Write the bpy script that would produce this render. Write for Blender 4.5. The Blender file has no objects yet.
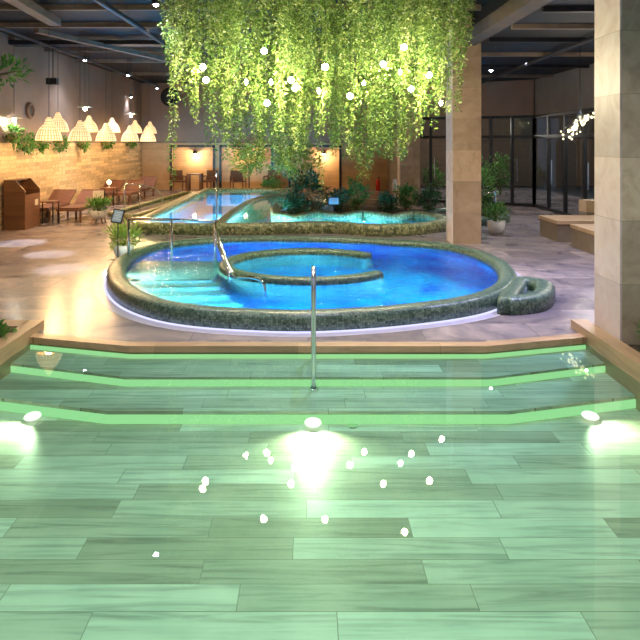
import bpy, math, random
from math import sin, cos, pi, radians as R
from mathutils import Vector, Matrix, noise as mnoise
from mathutils.geometry import tessellate_polygon
random.seed(7)
S = bpy.context.scene
COL = S.collection

# ------------------------------------------------------------------ camera, world, exposure
cam = bpy.data.cameras.new('camera')
camo = bpy.data.objects.new('camera', cam); COL.objects.link(camo)
camo.location = (0, 0, 2.0); camo.rotation_euler = (R(90), 0, 0)
cam.sensor_width = 36; cam.lens = 36 * 650 / 640
cam.shift_x = 12 / 640; cam.shift_y = -177 / 640
cam.clip_start = .05; cam.clip_end = 200
S.camera = camo
S.view_settings.view_transform = 'Standard'; S.view_settings.look = 'None'
S.view_settings.gamma = 1; S.view_settings.use_curve_mapping = False
S.view_settings.exposure = 0.55
S.cycles.max_bounces = 8; S.cycles.transparent_max_bounces = 16
S.cycles.sample_clamp_indirect = 4; S.cycles.caustics_reflective = False; S.cycles.caustics_refractive = False
wd = bpy.data.worlds.new('world'); S.world = wd; wd.use_nodes = True
wd.node_tree.nodes['Background'].inputs[0].default_value = (.55, .62, .75, 1)
wd.node_tree.nodes['Background'].inputs[1].default_value = .42

def light(kind, loc, energy, color=(1, 1, 1), radius=.05, rot=None, spot=None, blend=.4, aim=None):
    l = bpy.data.lights.new(kind.lower() + '_light', kind)
    l.energy = energy; l.color = color
    l.shadow_soft_size = radius
    if kind == 'SPOT': l.spot_size = R(spot or 90); l.spot_blend = blend
    o = bpy.data.objects.new(kind.lower() + '_light', l); COL.objects.link(o); o.location = loc
    if aim is not None: o.rotation_euler = (Vector(aim) - Vector(loc)).to_track_quat('-Z', 'Y').to_euler()
    elif rot: o.rotation_euler = rot
    return o

WARM = (1, .62, .28); COOL = (.78, .86, 1); NEUT = (1, .93, .82)
# unseen fill spots added over the plank pool; no fixtures are built for them
for x, y, e, c in [(-2.2, 1.2, 215, NEUT), (2.2, 1.2, 215, NEUT), (-2.2, 4.2, 200, NEUT), (2.2, 4.2, 200, NEUT), (0, 2.8, 160, NEUT), (0, 5.6, 130, NEUT)]:
    light('SPOT', (x, y, 4.4), e, c, .12, (0, 0, 0), 120, .9)

# ------------------------------------------------------------------ helpers
class MB:
    def __init__(s): s.v = []; s.f = []
    def add(s, vs, fs):
        n = len(s.v); s.v += [tuple(v) for v in vs]; s.f += [tuple(i + n for i in f) for f in fs]; return s
    def box(s, x0, y0, z0, x1, y1, z1):
        return s.add([(x0, y0, z0), (x1, y0, z0), (x1, y1, z0), (x0, y1, z0), (x0, y0, z1), (x1, y0, z1), (x1, y1, z1), (x0, y1, z1)],
                     [(0, 3, 2, 1), (4, 5, 6, 7), (0, 1, 5, 4), (1, 2, 6, 5), (2, 3, 7, 6), (3, 0, 4, 7)])
    def slab(s, poly, z0, z1):
        n = len(poly)
        if sum(poly[i][0] * poly[(i + 1) % n][1] - poly[(i + 1) % n][0] * poly[i][1] for i in range(n)) < 0: poly = poly[::-1]
        vs = [(p[0], p[1], z0) for p in poly] + [(p[0], p[1], z1) for p in poly]
        tri = tessellate_polygon([[Vector((p[0], p[1], 0)) for p in poly]])
        fs = [(i, (i + 1) % n, n + (i + 1) % n, n + i) for i in range(n)]
        for t in tri:
            a, b, c = [Vector((poly[i][0], poly[i][1], 0)) for i in t]
            if (b - a).cross(c - a).z < 0: t = t[::-1]
            fs.append(tuple(i + n for i in t)); fs.append(tuple(reversed(t)))
        return s.add(vs, fs)
    def bar(s, a, b, w, h):
        a = Vector(a); b = Vector(b); d = (b - a).normalized()
        up = Vector((0, 0, 1)) if abs(d.z) < .95 else Vector((0, 1, 0))
        r = d.cross(up).normalized() * w / 2; u = r.normalized().cross(d) * h / 2
        vs = [a - r - u, a + r - u, a + r + u, a - r + u, b - r - u, b + r - u, b + r + u, b - r + u]
        return s.add(vs, [(0, 1, 2, 3), (7, 6, 5, 4), (0, 4, 5, 1), (1, 5, 6, 2), (2, 6, 7, 3), (3, 7, 4, 0)])
    def tube(s, pts, r, n=8, closed=False):
        pts = [Vector(p) for p in pts]; m = len(pts); rs = r if isinstance(r, (list, tuple)) else [r] * m
        vs = []; prev = None
        for i, p in enumerate(pts):
            a = pts[i - 1] if (i or closed) else p; b = pts[(i + 1) % m] if (i < m - 1 or closed) else p
            d = (b - a).normalized()
            if prev is None: u = d.orthogonal().normalized()
            else: u = (prev - d * prev.dot(d)).normalized()
            prev = u; w = d.cross(u)
            vs += [p + (u * cos(2 * pi * k / n) + w * sin(2 * pi * k / n)) * rs[i] for k in range(n)]
        fs = []
        for i in range(m if closed else m - 1):
            j = (i + 1) % m
            fs += [(i * n + k, i * n + (k + 1) % n, j * n + (k + 1) % n, j * n + k) for k in range(n)]
        if not closed: fs += [tuple(range(n))[::-1], tuple((m - 1) * n + k for k in range(n))]
        return s.add(vs, fs)
    def lathe(s, prof, c=(0, 0, 0), n=24, wob=0, rib=0):
        vs = []
        for r, z in prof:
            for k in range(n):
                rr = r * (1 + (wob if k % 2 else 0))
                vs.append((c[0] + rr * cos(2 * pi * k / n), c[1] + rr * sin(2 * pi * k / n), c[2] + z))
        m = len(prof)
        fs = [(i * n + k, i * n + (k + 1) % n, (i + 1) * n + (k + 1) % n, (i + 1) * n + k) for i in range(m - 1) for k in range(n)]
        return s.add(vs, fs)
    def ball(s, c, r, n=10, sz=1):
        return s.lathe([(max(1e-4, r * sin(pi * i / n)), -r * sz * cos(pi * i / n)) for i in range(n + 1)], c, n + 2)
    def sweep(s, pts, prof, closed=True):
        """prof = list of (offset across, height), swept on a flat path"""
        m = len(pts); k = len(prof); vs = []
        for i in range(m):
            a = Vector(pts[i - 1] if (i or closed) else pts[i]); b = Vector(pts[(i + 1) % m] if (i < m - 1 or closed) else pts[i])
            d = (b - a); d.z = 0; d.normalize(); nrm = Vector((d.y, -d.x, 0)); p = Vector(pts[i])
            vs += [p + nrm * o + Vector((0, 0, h)) for o, h in prof]
        fs = []
        for i in range(m if closed else m - 1):
            j = (i + 1) % m
            fs += [(i * k + q, i * k + (q + 1) % k, j * k + (q + 1) % k, j * k + q) for q in range(k)]
        if not closed: fs += [tuple(range(k))[::-1], tuple((m - 1) * k + q for q in range(k))]
        return s.add(vs, fs)
    def leaf(s, c, d, n, L, W):
        d = d.normalized(); w = d.cross(n)
        if w.length < 1e-3: w = d.orthogonal()
        w.normalize(); u = w.cross(d)
        return s.add([c, c + d * L * .5 + w * W / 2 + u * W * .25, c + d * L, c + d * L * .5 - w * W / 2 + u * W * .25], [(0, 1, 2), (0, 2, 3)])
    def build(s, name, mat, parent=None, smooth=False):
        me = bpy.data.meshes.new(name); me.from_pydata(s.v, [], s.f); me.materials.append(mat)
        if smooth: me.shade_smooth()
        me.update()
        o = bpy.data.objects.new(name, me); COL.objects.link(o)
        if parent: o.parent = parent
        return o

def tag(o, label, cat=None, group=None, kind=None):
    if label: o['label'] = label
    if cat: o['category'] = cat
    if group: o['group'] = group
    if kind: o['kind'] = kind
    return o
def thing(name, label, cat, loc=(0, 0, 0), rz=0, group=None):
    o = bpy.data.objects.new(name, None); COL.objects.link(o); o.empty_display_size = .1
    o.location = loc; o.rotation_euler = (0, 0, rz)
    return tag(o, label, cat, group)
def copy_tree(o, parent=None):
    c = o.copy(); COL.objects.link(c); c.parent = parent
    for ch in list(o.children): copy_tree(ch, c)
    return c
def place(proto, first, loc, rz=0, label=None, group=None, sc=1):
    o = proto if first else copy_tree(proto)
    o.location = loc; o.rotation_euler = (0, 0, rz); o.scale = (sc, sc, sc)
    if label: o['label'] = label
    if group: o['group'] = group
    return o
def stretch(o, part, k):
    for c in o.children:
        if c.name.startswith(part): c.scale.z = k
def fl(px, py, z=0):
    """a floor-plan measurement: the spot at height z that was read off at (px, py)"""
    y = 650 * (2 - z) / (py - 143); return ((px - 308) * y / 650, y)
def at(px, py, y): return Vector(((px - 308) * y / 650, y, 2 - (py - 143) * y / 650))
def spline(pts, n=8, closed=True):
    out = []; m = len(pts); P = [Vector((*p, 0)) if len(p) == 2 else Vector(p) for p in pts]
    for i in range(m if closed else m - 1):
        p0 = P[i - 1] if (i or closed) else P[i]; p1 = P[i]; p2 = P[(i + 1) % m]; p3 = P[(i + 2) % m] if (closed or i + 2 < m) else p2
        for k in range(n):
            t = k / n
            out.append(.5 * ((2 * p1) + (p2 - p0) * t + (2 * p0 - 5 * p1 + 4 * p2 - p3) * t * t + (-p0 + 3 * p1 - 3 * p2 + p3) * t ** 3))
    if not closed: out.append(P[-1])
    return out
def inset(pts, d):
    out = []; m = len(pts)
    ar = sum(pts[i].x * pts[(i + 1) % m].y - pts[(i + 1) % m].x * pts[i].y for i in range(m)); sg = 1 if ar > 0 else -1
    for i in range(m):
        t = pts[(i + 1) % m] - pts[i - 1]; t.z = 0; t.normalize(); out.append(pts[i] + Vector((-t.y, t.x, 0)) * d * sg)
    return out
def sheet(loops, z):
    L = [[Vector((p[0], p[1], 0)) for p in l] for l in loops]; flat = [p for l in L for p in l]
    tri = tessellate_polygon(L); fs = []
    for t in tri:
        a, b, c = [flat[i] for i in t]
        fs.append(tuple(t) if (b - a).cross(c - a).z > 0 else tuple(reversed(t)))
    return MB().add([(p.x, p.y, z) for p in flat], fs)
def skirt(mb, loop, z0, z1):
    n = len(loop); return mb.add([(p[0], p[1], z0) for p in loop] + [(p[0], p[1], z1) for p in loop], [(i, (i + 1) % n, n + (i + 1) % n, n + i) for i in range(n)])

# ------------------------------------------------------------------ materials
class NT:
    def __init__(s, name):
        s.m = bpy.data.materials.new(name); s.m.use_nodes = True; s.t = s.m.node_tree; s.t.nodes.clear()
        s.out = s.n('ShaderNodeOutputMaterial')
    def n(s, t, **kw):
        x = s.t.nodes.new(t)
        for k, v in kw.items():
            if hasattr(x, k): setattr(x, k, v)
        return x
    def l(s, a, b): s.t.links.new(a, b)
    def coord(s, scale=(1, 1, 1), rot=(0, 0, 0), loc=(0, 0, 0), kind='Object'):
        c = s.n('ShaderNodeTexCoord'); m = s.n('ShaderNodeMapping')
        m.inputs['Scale'].default_value = scale; m.inputs['Rotation'].default_value = rot; m.inputs['Location'].default_value = loc
        s.l(c.outputs[kind], m.inputs[0]); return m.outputs[0]
    def noise(s, vec, scale, detail=4, rough=.55, dist=0):
        x = s.n('ShaderNodeTexNoise'); x.inputs['Scale'].default_value = scale; x.inputs['Detail'].default_value = detail
        x.inputs['Roughness'].default_value = rough; x.inputs['Distortion'].default_value = dist
        if vec: s.l(vec, x.inputs['Vector'])
        return x.outputs['Fac']
    def ramp(s, fac, stops):
        x = s.n('ShaderNodeValToRGB'); e = x.color_ramp.elements
        while len(e) < len(stops): e.new(.5)
        for i, (p, c) in enumerate(stops): e[i].position = p; e[i].color = (*c, 1)
        s.l(fac, x.inputs[0]); return x.outputs[0]
    def mix(s, fac, a, b, mode='MIX'):
        x = s.n('ShaderNodeMix', data_type='RGBA', blend_type=mode)
        for v, i in ((fac, 0), (a, 6), (b, 7)):
            if isinstance(v, (int, float)): x.inputs[i].default_value = v
            elif isinstance(v, tuple): x.inputs[i].default_value = (*v, 1)
            else: s.l(v, x.inputs[i])
        return x.outputs[2]
    def bump(s, h, strength=.3, dist=.02):
        b = s.n('ShaderNodeBump'); b.inputs['Strength'].default_value = strength; b.inputs['Distance'].default_value = dist
        s.l(h, b.inputs['Height']); return b.outputs[0]
    def princ(s, col, rough=.5, metal=0, bump=None, spec=.5, emis=None, es=0, coat=0):
        p = s.n('ShaderNodeBsdfPrincipled')
        for v, k in ((col, 'Base Color'), (rough, 'Roughness'), (metal, 'Metallic'), (spec, 'Specular IOR Level'), (coat, 'Coat Weight')):
            if isinstance(v, tuple): p.inputs[k].default_value = (*v, 1)
            elif isinstance(v, (int, float)): p.inputs[k].default_value = v
            else: s.l(v, p.inputs[k])
        if bump: s.l(bump, p.inputs['Normal'])
        if emis:
            p.inputs['Emission Strength'].default_value = es
            if isinstance(emis, tuple): p.inputs['Emission Color'].default_value = (*emis, 1)
            else: s.l(emis, p.inputs['Emission Color'])
        s.l(p.outputs[0], s.out.inputs[0]); return s.m

def varied(name, c, rough=.5, metal=0, amt=.2, scale=6, b=.1, stretch=(1, 1, 1)):
    t = NT(name); v = t.coord(stretch); f = t.noise(v, scale)
    lo = tuple(x * (1 - amt) for x in c); hi = tuple(min(1, x * (1 + amt)) for x in c)
    return t.princ(t.ramp(f, [(.3, lo), (.7, hi)]), rough, metal, t.bump(f, b, .01))
def emit(name, c, st):
    t = NT(name); e = t.n('ShaderNodeEmission'); e.inputs[0].default_value = (*c, 1); e.inputs[1].default_value = st
    t.l(e.outputs[0], t.out.inputs[0]); return t.m

def plank_mat(name, c1, c2, L=1.2, W=.2, rough=.45, rot=0, grain=.35, plane='XY'):
    t = NT(name)
    r = {'XY': (0, 0, rot), 'XZ': (R(-90), 0, 0), 'YZ': (R(-90), 0, R(-90))}[plane]
    if plane == 'YZ':
        c = t.n('ShaderNodeTexCoord'); sp = t.n('ShaderNodeSeparateXYZ'); cb = t.n('ShaderNodeCombineXYZ'); t.l(c.outputs['Object'], sp.inputs[0])
        t.l(sp.outputs[1], cb.inputs[0]); t.l(sp.outputs[2], cb.inputs[1]); v = cb.outputs[0]
    elif plane == 'XZ':
        c = t.n('ShaderNodeTexCoord'); sp = t.n('ShaderNodeSeparateXYZ'); cb = t.n('ShaderNodeCombineXYZ'); t.l(c.outputs['Object'], sp.inputs[0])
        t.l(sp.outputs[0], cb.inputs[0]); t.l(sp.outputs[2], cb.inputs[1]); v = cb.outputs[0]
    else: v = t.coord(rot=r)
    sx = t.n('ShaderNodeSeparateXYZ'); t.l(v, sx.inputs[0])
    def mt(op, a, b_=None):
        q = t.n('ShaderNodeMath', operation=op)
        for k_, u in enumerate((a, b_)):
            if u is None: continue
            if isinstance(u, (int, float)): q.inputs[k_].default_value = u
            else: t.l(u, q.inputs[k_])
        return q.outputs[0]
    row = mt('FLOOR', mt('DIVIDE', sx.outputs[1], W)); wn = t.n('ShaderNodeTexWhiteNoise', noise_dimensions='1D'); t.l(row, wn.inputs['W'])
    cbx = t.n('ShaderNodeCombineXYZ'); t.l(mt('ADD', sx.outputs[0], mt('MULTIPLY', wn.outputs['Value'], L * 3)), cbx.inputs[0]); t.l(sx.outputs[1], cbx.inputs[1]); v2 = cbx.outputs[0]
    b = t.n('ShaderNodeTexBrick'); t.l(v2, b.inputs['Vector']); b.offset = 0
    b.inputs['Scale'].default_value = 1; b.inputs['Brick Width'].default_value = L; b.inputs['Row Height'].default_value = W
    b.inputs['Mortar Size'].default_value = .0025; b.inputs['Mortar Smooth'].default_value = .2
    b.inputs['Color1'].default_value = (*c1, 1); b.inputs['Color2'].default_value = (*c2, 1)
    b.inputs['Mortar'].default_value = (*[x * .75 for x in c2], 1)
    mp = t.n('ShaderNodeMapping'); mp.inputs['Scale'].default_value = (.8, 12, 12); t.l(v, mp.inputs[0])
    ad = t.n('ShaderNodeVectorMath', operation='ADD'); t.l(mp.outputs[0], ad.inputs[0]); sc = t.n('ShaderNodeVectorMath', operation='SCALE')
    t.l(b.outputs['Color'], sc.inputs[0]); sc.inputs['Scale'].default_value = 30; t.l(sc.outputs[0], ad.inputs[1])
    g = t.noise(ad.outputs[0], 1.2, 6, .6, 1.2)
    gc = t.ramp(g, [(.25, (1 - grain,) * 3), (.5, (.95,) * 3), (.8, (1.12,) * 3)])
    k = t.noise(v, 3, 3); kc = t.ramp(k, [(.25, (.82, .86, .8)), (.75, (1.1, 1.05, 1.0))])
    col = t.mix(1, t.mix(1, b.outputs['Color'], gc, 'MULTIPLY'), kc, 'MULTIPLY')
    return t.princ(col, rough, bump=t.bump(b.outputs['Fac'], -.3, .004))

def tile_mat(name, cols, tile=.6, rough=.18, mortar=(.1, .1, .1), plane='XY', veins=3, ms=.003, tl=None):
    t = NT(name); c = t.n('ShaderNodeTexCoord'); sp = t.n('ShaderNodeSeparateXYZ'); cb = t.n('ShaderNodeCombineXYZ'); t.l(c.outputs['Object'], sp.inputs[0])
    ix = {'XY': (0, 1), 'XZ': (0, 2), 'YZ': (1, 2)}[plane]
    t.l(sp.outputs[ix[0]], cb.inputs[0]); t.l(sp.outputs[ix[1]], cb.inputs[1])
    b = t.n('ShaderNodeTexBrick'); t.l(cb.outputs[0], b.inputs['Vector']); b.offset = .5
    b.inputs['Scale'].default_value = 1; b.inputs['Brick Width'].default_value = tl or tile; b.inputs['Row Height'].default_value = tile
    b.inputs['Mortar Size'].default_value = ms; b.inputs['Color1'].default_value = (0, 0, 0, 1); b.inputs['Color2'].default_value = (1, 1, 1, 1); b.inputs['Mortar'].default_value = (.5, .5, .5, 1)
    ad = t.n('ShaderNodeVectorMath', operation='ADD'); sc = t.n('ShaderNodeVectorMath', operation='SCALE'); t.l(b.outputs['Color'], sc.inputs[0]); sc.inputs['Scale'].default_value = 40
    t.l(c.outputs['Object'], ad.inputs[0]); t.l(sc.outputs[0], ad.inputs[1])
    n1 = t.noise(ad.outputs[0], veins, 7, .62, 1.6)
    rc = t.ramp(n1, [(.28 + .44 * i / (len(cols) - 1), q) for i, q in enumerate(cols)])
    br = t.ramp(b.outputs['Color'], [(0, (.66, .66, .68)), (1, (1.15, 1.15, 1.15))])
    col = t.mix(b.outputs['Fac'], t.mix(1, rc, br, 'MULTIPLY'), mortar)
    return t.princ(col, rough, bump=t.bump(b.outputs['Fac'], -.15, .002), spec=.32)

def mosaic(name, cols, size=.03, rough=.3, big=None):
    t = NT(name); v = t.coord(); vo = t.n('ShaderNodeTexVoronoi'); vo.inputs['Scale'].default_value = 1 / size; t.l(v, vo.inputs['Vector'])
    vo.inputs['Randomness'].default_value = .55
    sp = t.n('ShaderNodeSeparateColor'); t.l(vo.outputs['Color'], sp.inputs[0])
    col = t.ramp(sp.outputs[0], [(i / (len(cols) - 1), q) for i, q in enumerate(cols)])
    ve = t.n('ShaderNodeTexVoronoi', feature='DISTANCE_TO_EDGE'); ve.inputs['Scale'].default_value = 1 / size; ve.inputs['Randomness'].default_value = .55; t.l(v, ve.inputs['Vector'])
    g = t.ramp(ve.outputs['Distance'], [(.02, (.35, .35, .35)), (.09, (1, 1, 1))])
    col = t.mix(1, col, g, 'MULTIPLY')
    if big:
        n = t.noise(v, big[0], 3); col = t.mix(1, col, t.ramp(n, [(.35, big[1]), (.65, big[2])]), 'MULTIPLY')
    return t.princ(col, rough, bump=t.bump(g, .4, .004))

def leafmat(name, stops, trans=.35, rough=.5):
    t = NT(name); g = t.n('ShaderNodeNewGeometry'); col = t.ramp(g.outputs['Random Per Island'], stops)
    d = t.n('ShaderNodeBsdfPrincipled'); t.l(col, d.inputs['Base Color']); d.inputs['Roughness'].default_value = rough
    tr = t.n('ShaderNodeBsdfTranslucent'); t.l(col, tr.inputs[0]); mx = t.n('ShaderNodeMixShader'); mx.inputs[0].default_value = trans
    t.l(d.outputs[0], mx.inputs[1]); t.l(tr.outputs[0], mx.inputs[2]); t.l(mx.outputs[0], t.out.inputs[0]); return t.m

def water(name, tint, wave=0, wscale=2, ior=1.33, refr=False, dist=.02):
    t = NT(name); fr = t.n('ShaderNodeFresnel'); fr.inputs[0].default_value = ior; gl = t.n('ShaderNodeBsdfGlossy'); gl.inputs['Roughness'].default_value = .0
    gl.inputs[0].default_value = (1, 1, 1, 1)
    tr = t.n('ShaderNodeBsdfRefraction' if refr else 'ShaderNodeBsdfTransparent'); tr.inputs[0].default_value = (*tint, 1)
    if refr: tr.inputs['IOR'].default_value = ior; tr.inputs['Roughness'].default_value = 0
    if wave:
        v = t.coord(); n = t.noise(v, wscale, 4, .5, 1.5); b = t.bump(n, wave, dist)
        t.l(b, gl.inputs['Normal']); t.l(b, fr.inputs['Normal'])
        if refr: t.l(b, tr.inputs['Normal'])
    mx = t.n('ShaderNodeMixShader'); t.l(fr.outputs[0], mx.inputs[0]); t.l(tr.outputs[0], mx.inputs[1]); t.l(gl.outputs[0], mx.inputs[2]); t.l(mx.outputs[0], t.out.inputs[0])
    return t.m

M = {}
M['floor'] = tile_mat('polished_stone_floor', [(.10, .095, .13), (.25, .215, .23), (.36, .30, .29), (.52, .43, .39)], .6, .24, (.12, .10, .10), veins=1.1, tl=1.2)
M['plank'] = plank_mat('plank_tile', (.88, .86, .80), (.50, .45, .38), rough=.5, grain=.5)
M['coping'] = plank_mat('wood_coping', (.60, .40, .25), (.40, .26, .16), L=1.4, W=.35, rough=.35)
M['ledge'] = plank_mat('wood_ledge', (.56, .38, .25), (.42, .28, .18), L=1.2, W=.3, rough=.4, rot=pi / 2)
M['stone_l'] = tile_mat('pale_stone_side', [(.70, .55, .52), (.86, .72, .71), (.93, .83, .84)], .62, .4, (.34, .27, .2), 'YZ', 2.2, .002, 1.4)
M['stone_f'] = tile_mat('veined_stone_front', [(.48, .37, .25), (.66, .53, .39), (.78, .65, .50)], .62, .4, (.28, .22, .15), 'XZ', 3, .002, 1.4)
M['stone_c'] = tile_mat('tan_stone', [(.48, .32, .20), (.62, .43, .29), (.70, .52, .37)], .62, .45, (.36, .24, .16), 'XZ', 2.2, .002, 1.4)
M['clad_y'] = tile_mat('split_stone_wall', [(.50, .34, .18), (.68, .50, .28), (.78, .62, .40)], .1, .6, (.36, .24, .12), 'YZ', 5, .003, .9)
M['clad_x'] = plank_mat('panel_wall', (.62, .40, .22), (.54, .34, .18), L=6, W=.1, rough=.5, plane='XZ', grain=.12)
M['wall_up'] = varied('brown_plaster', (.30, .20, .155), .8, 0, .08, 2)
M['wall_grey'] = varied('grey_plaster', (.24, .20, .17), .8, 0, .08, 2)
M['ceil'] = varied('black_ceiling', (.005, .0055, .008), .7, 0, .3, 3)
M['beam'] = varied('brown_beam', (.22, .16, .12), .6, 0, .2, 4)
M['beam_dark'] = varied('umber_beam', (.11, .085, .07), .6, 0, .2, 4)
M['duct'] = varied('dark_duct', (.022, .022, .028), .5, .3, .2, 4)
M['rim'] = mosaic('green_mosaic', [(.03, .07, .05), (.09, .16, .11), (.19, .28, .20), (.06, .12, .10)], .028)
M['rim2'] = mosaic('olive_mosaic', [(.09, .12, .05), (.28, .30, .13), (.55, .54, .28), (.13, .19, .09)], .05)
M['basin_blue'] = mosaic('blue_mosaic_ripple_light', [(.0, .16, .55), (.0, .32, .75), (.03, .55, .9), (.0, .22, .65)], .05, .4, (2.2, (.03, .12, .45), (2.4, 2.3, 1.4)))  # large bright and dark patches paint rippling water light into the tile colour
M['basin_teal'] = mosaic('teal_mosaic', [(.05, .30, .58), (.12, .44, .72), (.24, .58, .84)], .05, .4)
M['step_teal'] = mosaic('step_mosaic', [(.18, .48, .46), (.34, .66, .60), (.52, .80, .72)], .03, .4)
M['w_front'] = water('calm_green_water', (.64, .92, .82), .02, 1.5, dist=.01)
M['w_spa'] = water('rippling_blue_water', (.6, .92, 1.0), .7, 7, refr=True, dist=.035)
M['w_back'] = water('teal_water', (.60, .88, 1.0), .08, 1.5, dist=.01)
M['steel'] = varied('brushed_steel', (.75, .76, .78), .12, 1, .05, 8, .02)
M['black'] = varied('black_metal', (.02, .02, .022), .4, .3, .1)
M['dark_wood'] = plank_mat('dark_wood', (.16, .075, .038), (.11, .05, .026), L=2, W=.11, rough=.4, plane='XZ')
M['brown_wood'] = varied('brown_wood', (.17, .075, .04), .4, 0, .25, 5, .1, (1, 1, 8))
M['sling'] = varied('brown_sling', (.15, .06, .032), .6, 0, .15, 12)
M['white'] = varied('white_ceramic', (.78, .76, .72), .35, 0, .04)
M['soil'] = varied('soil', (.06, .045, .03), .95, 0, .3, 20, .5)
M['bark'] = varied('bark', (.14, .09, .055), .9, 0, .3, 12, .5)
M['seat_side'] = varied('brown_bench_side', (.22, .17, .13), .6, 0, .1)
M['seat_top'] = varied('tan_bench_top', (.52, .36, .22), .55, 0, .1)
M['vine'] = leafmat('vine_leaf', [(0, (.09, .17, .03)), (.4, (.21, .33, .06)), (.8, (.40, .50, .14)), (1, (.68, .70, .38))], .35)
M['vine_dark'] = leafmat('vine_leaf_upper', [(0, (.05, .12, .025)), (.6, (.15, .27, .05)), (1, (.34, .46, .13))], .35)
M['leaf_dark'] = leafmat('dark_leaf', [(0, (.02, .07, .03)), (.6, (.05, .14, .06)), (1, (.12, .24, .10))], .25)
M['leaf_mid'] = leafmat('mid_leaf', [(0, (.04, .14, .03)), (.6, (.12, .30, .06)), (1, (.24, .44, .12))], .3)
M['leaf_bright'] = leafmat('bright_leaf', [(0, (.20, .34, .04)), (.6, (.40, .56, .10)), (1, (.62, .72, .25))], .4)
M['bulb'] = emit('glowing_bulb', (1, .88, .55), 60)
M['downlight'] = emit('glowing_downlight', (.85, .92, 1), 60)
M['tinylight'] = emit('tiny_glass_light', (1, .88, .5), 2.2)
M['poollamp'] = emit('glowing_pool_lamp', (1, .92, .75), 1.3)
M['poollamp_c'] = emit('glowing_cyan_lamp', (.6, 1, 1), 12)
M['led_green'] = emit('green_led_riser_glow', (.58, 1, .46), .62)
M['led_lilac'] = emit('lilac_led', (.62, .62, 1), 1.0)
M['glow_lamp'] = emit('warm_glow', (1, .72, .36), 9)
t = NT('wicker_glow'); v = t.coord((1, 1, 1)); g = t.n('ShaderNodeTexGradient', gradient_type='RADIAL'); t.l(v, g.inputs[0])
def mth(t, op, a, b=None):
    q = t.n('ShaderNodeMath', operation=op)
    for k_, u in enumerate((a, b)):
        if u is None: continue
        if isinstance(u, (int, float)): q.inputs[k_].default_value = u
        else: t.l(u, q.inputs[k_])
    return q.outputs[0]
rib = mth(t, 'SINE', mth(t, 'MULTIPLY', g.outputs['Fac'], 2 * pi * 26)); sx = t.n('ShaderNodeSeparateXYZ'); t.l(v, sx.inputs[0])
hoop = mth(t, 'SINE', mth(t, 'MULTIPLY', sx.outputs[2], 2 * pi * 18)); wv = mth(t, 'ADD', mth(t, 'MULTIPLY', rib, .32), mth(t, 'ADD', mth(t, 'MULTIPLY', hoop, .12), .55))
ec = t.ramp(wv, [(.2, (.62, .30, .09)), (.55, (1, .66, .30)), (.9, (1, .86, .56))])
M['wicker'] = t.princ(t.ramp(wv, [(.2, (.45, .28, .12)), (.8, (.85, .65, .36))]), .6, emis=ec, es=.8)
M['wicker_rib'] = t2 = None
t = NT('wicker_rib'); M['wicker_rib'] = t.princ((.62, .40, .18), .6, emis=(1, .6, .25), es=.35)
t = NT('dark_glass'); fr = t.n('ShaderNodeFresnel'); fr.inputs[0].default_value = 1.5; gl = t.n('ShaderNodeBsdfGlossy'); gl.inputs['Roughness'].default_value = .02
tr = t.n('ShaderNodeBsdfTransparent'); tr.inputs[0].default_value = (.72, .76, .8, 1); mx = t.n('ShaderNodeMixShader')
geo = t.n('ShaderNodeNewGeometry'); t.l(mth(t, 'MULTIPLY', fr.outputs[0], mth(t, 'SUBTRACT', 1, geo.outputs['Backfacing'])), mx.inputs[0]); t.l(tr.outputs[0], mx.inputs[1]); t.l(gl.outputs[0], mx.inputs[2]); t.l(mx.outputs[0], t.out.inputs[0]); M['dglass'] = t.m
t = NT('clear_glass'); fr = t.n('ShaderNodeFresnel'); fr.inputs[0].default_value = 1.45; gl = t.n('ShaderNodeBsdfGlossy'); gl.inputs['Roughness'].default_value = .0
tr = t.n('ShaderNodeBsdfTransparent'); tr.inputs[0].default_value = (.86, .95, .93, 1); mx = t.n('ShaderNodeMixShader')
geo = t.n('ShaderNodeNewGeometry'); t.l(mth(t, 'MULTIPLY', fr.outputs[0], mth(t, 'SUBTRACT', 1, geo.outputs['Backfacing'])), mx.inputs[0]); t.l(tr.outputs[0], mx.inputs[1]); t.l(gl.outputs[0], mx.inputs[2]); t.l(mx.outputs[0], t.out.inputs[0]); M['cglass'] = t.m
M['floor_glow'] = varied('painted_lilac_glow', (.60, .57, .66), .3, 0, .08, 5)  # glow of the LED line, painted as a pale lilac floor colour
M['red'] = varied('red_paint', (.6, .03, .02), .35)
M['sign'] = varied('grey_sign_face', (.32, .38, .46), .3, 0, .05)
M['paper'] = varied('pale_card', (.7, .62, .5), .6, 0, .05)
M['night'] = varied('night_ground', (.03, .035, .04), .9, 0, .2)
M['facade'] = plank_mat('far_facade', (.22, .14, .09), (.05, .045, .045), L=1.5, W=2.2, rough=.8, plane='XZ')

def struct(name, mb, mat, smooth=False):
    return tag(mb.build(name, mat, None, smooth), None, kind='structure')

# ------------------------------------------------------------------ room shell
WX, RX, BY, CZ = -7.1, 7.1, 27.7, 4.56
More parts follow.
